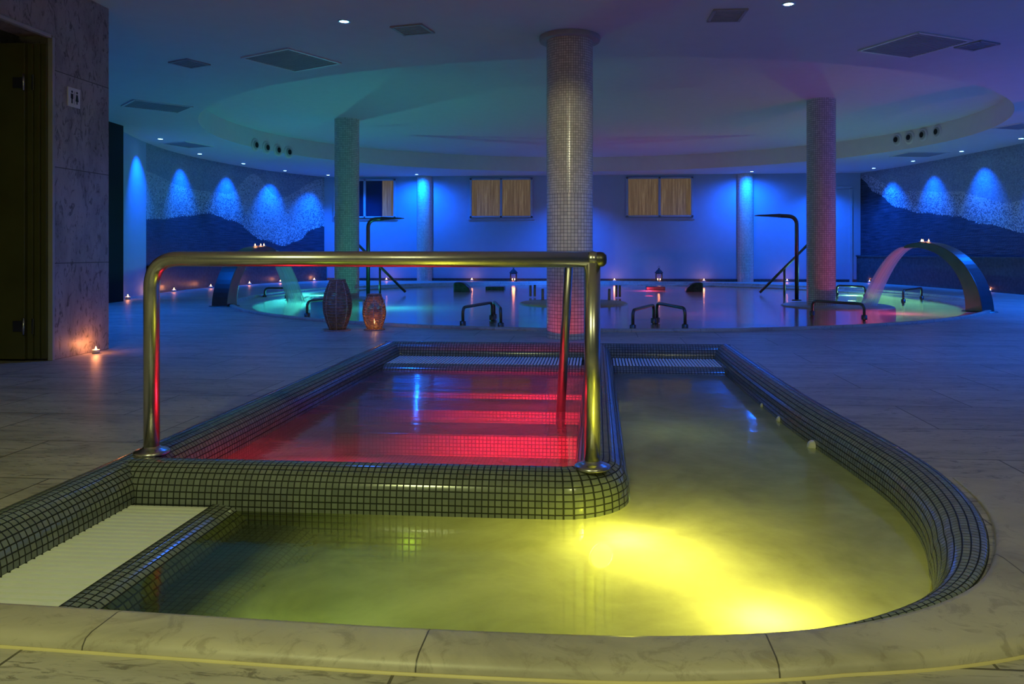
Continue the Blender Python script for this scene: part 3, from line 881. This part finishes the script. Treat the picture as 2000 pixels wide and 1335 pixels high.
# fountain arches
def arch(foot, end, label, wlabel, top=1.06):
    foot = Vector(foot); end = Vector(end); d = (end - foot); Ltot = d.length; d.normalize(); wx = Vector((-d.y, d.x, 0))
    o = empty('fountain_arch', tuple(foot), label, 'fountain')
    n = 26; L1 = Ltot * 0.52; cs = []
    for k in range(n + 1):
        t = k / n; a = t * math.radians(104)
        cs.append((L1 * 0.92 * (1 - math.cos(a)) , (top - 0.03) * math.sin(a) if a <= PI / 2 else (top - 0.03) * (1 - (a - PI / 2) ** 2 * 0.55)))
    s_ = MB()
    for k, (u, z) in enumerate(cs):
        t = k / n; th = 0.24 * (1 - t) ** 0.8 + 0.035; hw_ = 0.15 - 0.01 * t
        k2 = min(k + 1, n); k1 = max(k - 1, 0); tu, tz = cs[k2][0] - cs[k1][0], cs[k2][1] - cs[k1][1]; l = math.hypot(tu, tz); nu, nz_ = -tz / l, tu / l
        for (sd, ww) in ((1, -1), (1, 1), (-1, 1), (-1, -1)):
            uu = u + nu * th / 2 * sd; z2 = z + nz_ * th / 2 * sd; pnt = d * uu + wx * hw_ * ww
            s_.v.append((pnt.x, pnt.y, max(z2, 0.0) if k == 0 else z2))
    for k in range(n):
        for j in range(4): s_.face([k * 4 + j, k * 4 + (j + 1) % 4, (k + 1) * 4 + (j + 1) % 4, (k + 1) * 4 + j], None, False)
    s_.face([0, 1, 2, 3]); s_.face([n * 4 + j for j in range(4)])
    s_.build('arch_body', M['steel_dark'], o, bevel=0.008)
    f_ = MB().lathe([(0.0, 0.012), (0.24, 0.012), (0.25, 0.0)], n=32); f_.build('base_plate', M['steel_dark'], o)
    # falling water: thin sheet with thickness
    wt = MB(); m = 22; u0, z0_ = cs[-1]
    for k in range(m + 1):
        t = k / m; u = u0 + (Ltot - u0) * t; z = z0_ - (z0_ - WB - foot.z) * t ** 1.75; hw_ = 0.135 + 0.03 * t
        th = 0.012 + 0.03 * t
        for sd, ww in ((1, -1), (1, 1), (-1, 1), (-1, -1)):
            pnt = foot + d * (u + th * sd) + wx * hw_ * ww; wt.v.append((pnt.x, pnt.y, z + th * 0.5 * sd))
    for k in range(m):
        for j in range(4): wt.face([k * 4 + j, k * 4 + (j + 1) % 4, (k + 1) * 4 + (j + 1) % 4, (k + 1) * 4 + j], [(0, k / m), (1, k / m), (1, (k + 1) / m), (0, (k + 1) / m)] if j in (0, 2) else [(0, k / m), (.1, k / m), (.1, (k + 1) / m), (0, (k + 1) / m)], True)
    wo = wt.build('water_sheet', M['stream'], fix=False)
    tag(wo, wlabel, 'falling water')
    kt = int(n * 90 / 104)
    return foot + d * cs[kt][0] + Vector((0, 0, cs[kt][1] + 0.05)), d


topR, dR = arch((5.87, 12.30, 0.0), (4.80, 14.05, 0.0), 'steel fountain arch at the right rim of the large pool', 'pink lit sheet of water falling from the right fountain arch')
topL, dL = arch((-6.28, 12.55, 0.0), (-5.92, 14.75, 0.0), 'steel fountain arch at the left rim of the large pool', 'teal lit sheet of water falling from the left fountain arch', top=1.0)

# ------------------------------------------------------------------ candles
def tealight_mesh(o, big=1.0):
    MB().lathe([(0.0, 0.004), (0.022 * big, 0.004), (0.027 * big, 0.0), (0.030 * big, 0.032 * big), (0.027 * big, 0.032 * big), (0.022 * big, 0.012)], n=16).build('glass_cup', M['white'], o)
    wx_ = MB().lathe([(0.0, 0.018 * big), (0.022 * big, 0.018 * big), (0.022 * big, 0.006)], n=12).build('wax', M['candle'], o)
    MB().lathe([(0.0, 0.016 * big), (0.009 * big, 0.028 * big), (0.007 * big, 0.042 * big), (0.0, 0.062 * big)], n=10).build('flame', M['flame'], wx_)


def tealight(loc, label, group, power=1.2, big=1.0, lz=0.09):
    o = empty('tea_light', loc, label, 'candle', group); tealight_mesh(o, big)
    if power: light('candle_glow', 'POINT', (loc[0], loc[1], loc[2] + lz), power, (1.0, 0.30, 0.10), o, size=0.03)
    return o


tealight((X0 + 0.09, 6.68, 0), 'lit tea light on the floor at the foot of the marble pier', 'tea lights on the floor', 1.5, 1.1)
tl = [((-9.03, 14.10), 'lit tea light on the floor at the plain left wall, nearest the dark passage'),
      ((-9.42, 15.55), 'lit tea light on the floor where the left mural begins'),
      ((-9.62, 16.75), 'lit tea light on the floor left of the left fountain arch'),
      ((-9.66, 18.5), 'lit tea light at the left mural, seen beside the left arch foot'),
      ((-9.50, 20.3), 'lit tea light at the left mural, seen under the left fountain arch'),
      ((-9.22, 21.7), 'lit tea light at the left mural, just left of the falling water'),
      ((-8.70, 23.0), 'lit tea light at the far end of the left mural, right of the falling water')]
for (x, y), lb in tl: tealight((x + 0.05, y, 0), lb, 'tea lights on the floor', 0.8, 1.6, 0.12)
for px, lb in ((745, 'lit tea light on the floor by the post of the left diagonal handrail'), (918, 'lit tea light at the back wall just right of the left dark spout'), (1200, 'lit tea light at the back wall right of the thick column'),
               (1373, 'lit tea light at the back wall beside the right dark spout'), (1531, 'lit tea light at the back wall by the right diagonal handrail'), (1678, 'lit tea light in the far right corner below the mural')):
    q = atD(px, 548, 23.2); tealight((q.x, BACK_Y - 0.28 if px != 1678 else 23.0, 0), lb, 'tea lights on the floor', 0.8, 1.6, 0.12)
tealight((8.92, 18.2, 0), 'lit tea light at the foot of the right mural, seen right of the arch', 'tea lights on the floor', 0.8, 1.4)
for T_, dd, side in ((topL, dL, 'left'), (topR, dR, 'right')):
    w_ = Vector((-dd.y, dd.x, 0))
    for k, s_ in enumerate((-0.09, 0.0, 0.09)):
        p = T_ + w_ * s_ + dd * (0.02 if k == 1 else -0.02)
        tealight((p.x, p.y, p.z - 0.052 + 0.02), ('near', 'middle', 'far')[2 - k if side == 'left' else k] + ' tea light of the three on top of the ' + side + ' fountain arch', 'tea lights on the fountain arches', 0.25, 1.3)

# black lanterns by the back wall
def lantern(px, lb):
    q = at(px, 551); o = empty('candle_lantern', (q.x, q.y, 0.0), lb, 'lantern', 'black lanterns at the back wall')
    if q.y > BACK_Y - 0.25: o.location.y = BACK_Y - 0.3
    w_ = 0.085
    MB().box((0, 0, 0.015), (0.2, 0.2, 0.03)).build('base', M['black'], o)
    fr_ = MB()
    for sx in (-1, 1):
        for sy in (-1, 1): fr_.box((sx * w_, sy * w_, 0.15), (0.02, 0.02, 0.25))
    for sx in (-1, 0, 1): fr_.box((sx * w_ * 0.5, w_, 0.15), (0.008, 0.01, 0.25))
    fr_.box((0, 0, 0.262), (0.19, 0.19, 0.02)); fr_.box((0, w_, 0.035), (0.19, 0.02, 0.02)); fr_.box((0, -w_, 0.035), (0.19, 0.02, 0.02))
    fr_.build('frame', M['black'], o)
    MB().lathe([(0.13, 0.27), (0.11, 0.30), (0.08, 0.34), (0.04, 0.38), (0.02, 0.40), (0.02, 0.42), (0.0, 0.43)], n=4, smooth=False).build('roof', M['black'], o)
    MB().tube([(0.03 * math.cos(a), 0, 0.45 + 0.03 * math.sin(a)) for a in [2 * PI * k / 12 for k in range(13)]], 0.004, 6).build('ring', M['black'], o)
    for sx in (-0.035, 0.035):
        cd_ = MB().lathe([(0.0, 0.03), (0.02, 0.03), (0.02, 0.07), (0.0, 0.07)], (sx, 0, 0), 10).build('candle', M['candle'], o)
        MB().lathe([(0.0, 0.07), (0.011, 0.085), (0.0, 0.12)], (sx, 0, 0), 8).build('flame', M['flame'], cd_)
    light('candle_glow', 'POINT', (o.location.x, o.location.y, 0.14), 1.6, (1.0, 0.25, 0.08), o, size=0.03)


lantern(1003, 'black candle lantern at the back wall below the middle window')
lantern(1287, 'black candle lantern at the back wall below the right window')

# wicker lanterns on the deck
def wicker(px, py, hgt, rmax, rtop, rbot, nring, lb, lit, handle):
    q = at(px, py); o = empty('wicker_lantern', (q.x, q.y, 0), lb, 'lantern', 'wicker lanterns')
    def R(t):
        e = math.sin(PI * (0.10 + 0.80 * t)) ; return (rbot * (1 - t) + rtop * t) + (rmax - (rbot + rtop) / 2) * max(0, (e - 0.31) / 0.69)
    MB().lathe([(0.0, 0.012), (rmax * 0.9, 0.012), (rmax * 0.96, 0.006), (rmax * 0.96, 0.0)], n=36).build('base_plate', M['wicker'], o)
    rg = MB()
    for k in range(nring):
        t = (k + 0.5) / nring; r = R(t) + (0.002 if k % 2 else 0); z = 0.015 + hgt * t
        rg.tube([(r * math.cos(2 * PI * j / 28), r * math.sin(2 * PI * j / 28), z + 0.0015 * math.sin(j * 2.3 + k)) for j in range(29)], hgt / nring * 0.44, 5, caps=False)
    rg.build('woven_bands', M['wicker'], o)
    rb_ = MB()
    for j in range(8):
        a = 2 * PI * (j + 0.3) / 8
        rb_.tube([((R(t / 14) + 0.004) * math.cos(a), (R(t / 14) + 0.004) * math.sin(a), 0.012 + hgt * t / 14) for t in range(15)], 0.0045, 6)
    rb_.build('ribs', M['wick_light'], o)
    MB().tube([((rtop + 0.004) * math.cos(2 * PI * j / 28), (rtop + 0.004) * math.sin(2 * PI * j / 28), 0.02 + hgt) for j in range(29)], 0.007, 6, caps=False).build('top_ring', M['wicker'], o)
    if handle:
        MB().tube([(rmax * 0.98 * math.cos(a), -rmax * 0.6 * math.sin(a) - 0.02, 0.02 + hgt * 0.86 - hgt * 0.42 * math.sin(a)) for a in [PI * k / 16 for k in range(17)]], 0.006, 8).build('handle', M['wick_light'], o)
    cd_ = MB().lathe([(0.0, 0.015), (0.035, 0.015), (0.035, 0.075), (0.0, 0.075)], n=16).build('candle', M['candle'], o)
    if lit:
        MB().lathe([(0.0, 0.075), (0.012, 0.09), (0.0, 0.13)], n=10).build('flame', M['flame'], cd_)
        light('candle_glow', 'POINT', (q.x, q.y, 0.12), 1.6, (1.0, 0.42, 0.10), o, size=0.02)


wicker(659, 645, 0.575, 0.162, 0.085, 0.085, 34, 'taller brown wicker lantern with pale ribs, left of the pair on the deck', False, False)
wicker(731, 644, 0.40, 0.130, 0.075, 0.075, 26, 'shorter wicker lantern with a candle burning inside, right of the pair', True, True)
q = at(659, 645)

# ------------------------------------------------------------------ rails, grab bars, showers, bollards
def grab(a, b, h, lb, r=0.021):
    a = at(*a, 0.0); b = at(*b, 0.0); mid = (a + b) / 2
    o = empty('grab_bar', (mid.x, mid.y, 0), lb, 'grab bar', 'grab bars around the large pool')
    z0_ = -0.12
    world_part(MB().tube(bend([(a.x, a.y, z0_), (a.x, a.y, h), (b.x, b.y, h), (b.x, b.y, z0_)], min(0.09, (b - a).length * 0.35), 8), r, 12), 'bar', M['steel_dark'], o)
    for p in (a, b): world_part(MB().lathe([(r, 0.012), (r + 0.02, 0.006), (r + 0.022, -0.06)], (p.x, p.y, 0.0), 14), 'foot_flange', M['steel_dark'], o)


grab((517, 577), (560, 577), 0.16, 'grab bar at the far left rim, seen under the left arch')
grab((600, 612), (640, 607), 0.18, 'grab bar at the left, half hidden behind the taller wicker lantern')
grab((904, 628), (961, 616), 0.19, 'longer bar of the pair at the near rim left of the thick column')
grab((965, 614), (978, 631), 0.19, 'shorter bar of the pair at the near rim left of the thick column')
grab((1236, 635), (1277, 622), 0.19, 'left bar of the pair at the near rim right of the thick column')
grab((1283, 621), (1338, 634), 0.21, 'right bar of the pair at the near rim right of the thick column')
grab((1586, 608), (1688, 616), 0.165, 'long grab bar in front of the right fountain stream')
grab((1634, 572), (1690, 575), 0.17, 'grab bar in the lime green glow behind the right slim column')
grab((1764, 585), (1800, 579), 0.18, 'grab bar at the far right rim, seen under the right arch')


def shower(px, py, ztop, reach, lb, sgn, tilt=0.02):
    q = at(px, py); o = empty('pool_shower', (q.x, q.y, -0.05), lb, 'shower', 'tall cascade showers')
    pts = bend([(0, 0, 0), (0, 0, ztop), (sgn * reach * 0.45, 0, ztop + tilt)], 0.17, 10)
    MB().tube(pts, 0.038, 16).build('pole', M['steel_dark'], o)
    hd = MB(); x0, x1 = sgn * reach * 0.40, sgn * reach
    hd.v += [(x0, -0.07, ztop + tilt - 0.035), (x0, 0.07, ztop + tilt - 0.035), (x0, 0.07, ztop + tilt + 0.035), (x0, -0.07, ztop + tilt + 0.035),
             (x1, -0.10, ztop + tilt - 0.005), (x1, 0.10, ztop + tilt - 0.005), (x1, 0.10, ztop + tilt + 0.012), (x1, -0.10, ztop + tilt + 0.012)]
    for f_ in ((0, 3, 2, 1), (4, 5, 6, 7), (0, 1, 5, 4), (1, 2, 6, 5), (2, 3, 7, 6), (3, 0, 4, 7)): hd.face(f_)
    hd.build('spout_head', M['steel_dark'], o, bevel=0.006)
    MB().lathe([(0.038, 0.03), (0.09, 0.02), (0.095, 0.0)], n=20).build('foot_flange', M['steel_dark'], o)


shower(719, 582, 1.60, 0.70, 'tall curved shower at the left, head pointing right, beside the left slim column', 1)
shower(1556, 582, 1.66, 0.80, 'tall curved shower at the right, head pointing left, beside the right slim column', -1)


def stair_rail(p_top, p_mid, p_bot, D, lb):
    a, m_, b = atD(*p_top, D), atD(*p_mid, D), atD(*p_bot, D)
    o = empty('stair_handrail', (m_.x, m_.y, -0.12), lb, 'handrail', 'diagonal handrails in the large pool')
    world_part(MB().tube([tuple(a), tuple(b)], 0.03, 12), 'sloping_rail', M['steel_dark'], o)
    t = (p_mid[0] - p_top[0]) / (p_bot[0] - p_top[0]); top = a.lerp(b, t)
    world_part(MB().tube([tuple(top), (top.x, top.y, -0.3)], 0.026, 12), 'post', M['steel_dark'], o)
    world_part(MB().tube([(a.x, a.y, a.z), (a.x, a.y, -0.3)], 0.026, 12), 'post', M['steel_dark'], o)


stair_rail((690, 468), (742, 520), (792, 570), 17.6, 'diagonal steel handrail descending rightwards behind the left slim column')
stair_rail((1592, 463), (1532, 526), (1484, 571), 17.6, 'diagonal steel handrail descending leftwards behind the right slim column')

for px, py, h, lb in ((1036, 574, 0.24, 'leftmost short steel post on the central platform'), (1044.5, 574, 0.25, 'second short steel post from the left on the central platform'), (1060, 581, 0.23, 'short steel post just left of the thick column'),
                      (1190, 581, 0.23, 'short steel post just right of the front handrail post'), (1204, 575, 0.25, 'second short steel post from the right on the central platform'), (1210.5, 575, 0.25, 'rightmost short steel post on the central platform')):
    q = at(px, py)
    tag(MB().lathe([(0.026, 0), (0.026, h - 0.01), (0.02, h), (0.0, h)], n=14).build('pool_post', M['steel_dark'], loc=(q.x, q.y, -0.05), local=True), lb, 'post', 'short posts on the central platform')


def spout(px, sgn, lb):
    q = at(px, 563); pr_ = [(-0.21, 0.0), (-0.21, 0.22), (-0.17, 0.25), (-0.02, 0.245), (0.09, 0.20), (0.18, 0.11), (0.22, 0.0)]
    if sgn < 0: pr_ = [(-x, z) for x, z in pr_][::-1]
    o = tag(MB().prism(pr_, -0.16, 0.16).build('water_spout', M['rock'], loc=(q.x, q.y, -0.09), local=True, bevel=0.03), lb, 'spout', 'dark spouts in the large pool')


spout(904, 1, 'dark rounded spout block in the far left of the large pool')
spout(1355, -1, 'dark rounded spout block in the far right of the large pool')
for px, lb in ((968, 'low dark slab in the water in front of the left black lantern'), (1280, 'low dark slab in the water in front of the right black lantern')):
    q = at(px, 560)
    tag(MB().box((0, 0, 0), (0.48, 0.35, 0.08)).build('pool_slab', M['rock'], loc=(q.x, q.y, -0.03), local=True, bevel=0.01), lb, 'slab', 'low dark slabs in the large pool')

# ------------------------------------------------------------------ ceiling fittings
def vent(px, py, sx, sy, rz, lb, n=12, blue=False, group='ceiling vents'):
    q = atD(px, py, (CAM_H - H) * F_PX / (py - HY))
    o = empty('ceiling_vent', (q.x, q.y, H), lb, 'vent', group, rz)
    f_ = MB(); t = 0.03
    f_.box((0, -sy / 2, -0.008), (sx + t, t, 0.016)); f_.box((0, sy / 2, -0.008), (sx + t, t, 0.016)); f_.box((-sx / 2, 0, -0.008), (t, sy, 0.016)); f_.box((sx / 2, 0, -0.008), (t, sy, 0.016))
    f_.build('frame', M['white'] if not blue else M['vent'], o)
    sl = MB(); n = max(4, int(sy / 0.035))
    for k in range(n): sl.box((0, -sy / 2 + sy * (k + 0.5) / n, -0.008), (sx - t, sy / n * 0.45, 0.006))
    sl.build('slats', M['vent'], o)
    MB().box((0, 0, -0.003), (sx - 0.01, sy - 0.01, 0.004)).build('backing', M['vent'] if not blue else M['glass_blue'], o)


vent(570, 117, 0.80, 0.80, math.radians(-27), 'large square ceiling vent left of the round recess')
vent(1785, 88, 0.80, 0.80, math.radians(28), 'large square ceiling vent at the right, beside a small blue one')
vent(370, 123, 0.33, 0.30, math.radians(-24), 'small ceiling panel nearest the marble wall', blue=True)
vent(806, 57, 0.33, 0.30, math.radians(-12), 'small ceiling panel right of the left star bright downlight', blue=True)
vent(1420, 29, 0.30, 0.36, math.radians(2), 'small grey ceiling panel left of the right star bright downlight', blue=True)
vent(1908, 88, 0.30, 0.30, math.radians(30), 'small blue ceiling panel at the upper right', blue=True)
vent(307, 207, 0.69, 0.85, math.radians(-43), 'rectangular ceiling grille above the dark passage')
vent(365, 282, 0.7, 0.8, math.radians(-15), 'pale rectangular ceiling grille near the left mural')
vent(1795, 301, 1.0, 0.8, math.radians(10), 'rectangular ceiling grille near the right mural')
vent(1992, 246, 0.6, 0.6, math.radians(20), 'ceiling grille cut by the right edge of the view')


def ray_recess(px, py):
    d_ = (atD(px, py, 1.0) - Vector((0, 0, CAM_H)))
    t = 12.0
    for _ in range(4000):
        x, y = d_.x * t, d_.y * t
        if ((x - RC[0]) / RX) ** 2 + ((y - RC[1]) / RY) ** 2 >= 1: break
        t += 0.004
    return Vector((d_.x * t, d_.y * t, CAM_H + d_.z * t))


for side, L_ in (('left', ((498, 283), (520, 288), (542, 293), (563, 297))), ('right', ((1752, 272), (1777, 268), (1803, 260), (1831, 253)))):
    for k, (px, py) in enumerate(L_):
        p = ray_recess(px, py); nx, ny = (RC[0] - p.x) / RX ** 2, (RC[1] - p.y) / RY ** 2; l = math.hypot(nx, ny); a = math.atan2(ny / l, nx / l)
        o = empty('air_nozzle', (p.x, p.y, min(p.z, HR - 0.16)), ('first', 'second', 'third', 'fourth')[k] + ' from the left of the four round air nozzles in the ' + side + ' recess wall', 'air nozzle', 'air nozzles in the recess wall', a)
        rot = Matrix.Rotation(PI / 2, 4, 'Y')
        s_ = MB().lathe([(0.15, 0.0), (0.15, 0.015), (0.12, 0.03), (0.085, 0.02)], n=28); s_.v = [tuple(rot @ Vector(v)) for v in s_.v]; rg_ = s_.build('ring', M['ceiling'], o)
        s_ = MB().lathe([(0.105, 0.02), (0.08, 0.05), (0.055, 0.045)], n=24); s_.v = [tuple(rot @ Vector(v)) for v in s_.v]; s_.build('inner_cone', M['vent'], rg_)
        s_ = MB().lathe([(0.0, 0.048), (0.062, 0.048)], n=24); s_.v = [tuple(rot @ Vector(v)) for v in s_.v]; s_.build('opening', M['dark'], rg_)


P_DOWN = 5.6


def downlight(px, py, lb, target=None, power=60, angle=60, r=0.05, color=BLUE, loc=None, blend=1.0, group='blue ceiling downlights'):
    q = Vector(loc) if loc else atD(px, py, (CAM_H - H) * F_PX / (py - HY))
    o = empty('ceiling_downlight', (q.x, q.y, H), lb, 'downlight', group)
    MB().lathe([(r * 1.45, -0.001), (r * 1.45, -0.008), (r * 1.05, -0.010), (r, -0.003)], n=24).build('trim_ring', M['steel'], o)
    s_ = MB(); s_.v = [(r * math.cos(-2 * PI * k / 20), r * math.sin(-2 * PI * k / 20), -0.006) for k in range(20)]; s_.face(list(range(20))); s_.build('lens', M['down'], o, fix=False)
    tg = target if target else (q.x, q.y, 0)
    light('downlight_beam', 'SPOT', (q.x, q.y, H - 0.03), power * (P_DOWN if angle > 90 else 1), color, o, size=0.03, target=tg, angle=math.radians(angle), blend=blend)
    return o


def toward(q, wall):
    b_ = min(wall, key=lambda p: (p[0] - q.x) ** 2 + (p[1] - q.y) ** 2)
    return (b_[0], b_[1], 1.3)


for k, (px, py) in enumerate(((297, 271), (387, 300), (473, 319), (548, 333), (610, 345))):
    q = atD(px, py, (CAM_H - H) * F_PX / (py - HY))
    lw = min(left_wall, key=lambda p: (p[0] - q.x) ** 2 + (p[1] - q.y) ** 2)
    cx_ = lw[0] + 0.47; cy_ = q.y if k < 4 else 22.9
    downlight(0, 0, ('first', 'second', 'third', 'fourth', 'fifth')[k] + ' downlight along the left wall, counted from the dark passage', (lw[0] + 0.05, cy_, 2.0), P_WALLWASH, 76, loc=(cx_, cy_, H))
for k, (px, py) in enumerate(((1705, 328), (1780, 314), (1873, 295), (1985, 270))):
    q = atD(px, py, (CAM_H - H) * F_PX / (py - HY))
    rw = min(right_wall, key=lambda p: (p[0] - q.x) ** 2 + (p[1] - q.y) ** 2)
    downlight(0, 0, ('first', 'second', 'third', 'fourth')[k] + ' downlight along the right mural, counted from the far corner', (rw[0] - 0.05, q.y, 2.0), P_WALLWASH, 76, loc=(rw[0] - 0.50, q.y, H))
downlight(810, 341, 'downlight in front of the left half column on the back wall', None, 85, 172, loc=(atD(810, 341, 23).x, 22.9, H))
downlight(1462, 331, 'downlight in front of the right half column on the back wall', None, 85, 172, loc=(atD(1462, 331, 22.9).x, 22.85, H))
downlight(672, 41, 'star bright blue downlight in the ceiling above the footbath', None, 30, 130, 0.045)
downlight(1540, 7, 'star bright blue downlight in the ceiling at the upper right', None, 30, 130, 0.045)
# unseen downlights: hidden ones added to even the blue light, others beyond the view
for x, y, p, lb in ((-0.8, 22.2, 130, 'added blue downlight over the far edge of the large pool, hidden behind the thick column'), (-7.35, 22.7, 90, 'added blue downlight hidden behind the left slim column'), (6.7, 22.7, 90, 'added blue downlight hidden behind the right slim column'),
                    (8.4, 14.0, 170, 'blue downlight beyond the right edge of the view, beside the right fountain arch'), (8.2, 10.8, 200, 'blue downlight beyond the right edge of the view, over the right deck'),
                    (-7.6, 11.0, 80, 'added blue downlight hidden behind the marble pier, at the passage'), (-6.3, 8.4, 40, 'added blue downlight just behind the marble pier'), (6.0, 6.8, 110, 'blue downlight beyond the right edge of the view, nearest the plunge pools')):
    downlight(0, 0, lb, None, p, 125, loc=(x, y, H))


def panel(x, y, lb, power, color):  # unseen lamp added to fill the near deck and pool with light
    o = empty('added_fill_lamp', (x, y, H), lb, 'lamp', 'added fill lamps behind the viewer')
    MB().lathe([(0.0, -0.03), (0.24, -0.03), (0.27, -0.02), (0.27, 0.0)], n=32).build('fill_lamp_shade', M['white'], o)
    light('fill_glow', 'AREA', (x, y, H - 0.04), power, color, o, size=0.5)


panel(-1.5, -0.5, 'added unseen fill lamp above the viewer, left', 88, (0.82, 0.88, 0.36))
panel(1.6, -0.5, 'added unseen fill lamp above the viewer, right', 44, (0.86, 0.84, 0.40))


o = empty('added_column_spot', (-0.4, -1.2, H), 'added unseen spotlight behind the viewer, brightening the thick column', 'spotlight')  # extra spotlight added out of view to brighten the thick column
MB().lathe([(0.0, -0.04), (0.05, -0.04), (0.06, -0.03), (0.06, 0.0)], n=24).build('housing', M['white'], o)
light('added_spot_beam', 'SPOT', (-0.4, -1.2, H - 0.06), 560, (1.0, 0.95, 0.62), o, size=0.03, target=(-0.29, 8.3, 1.7), angle=math.radians(13), blend=0.6)
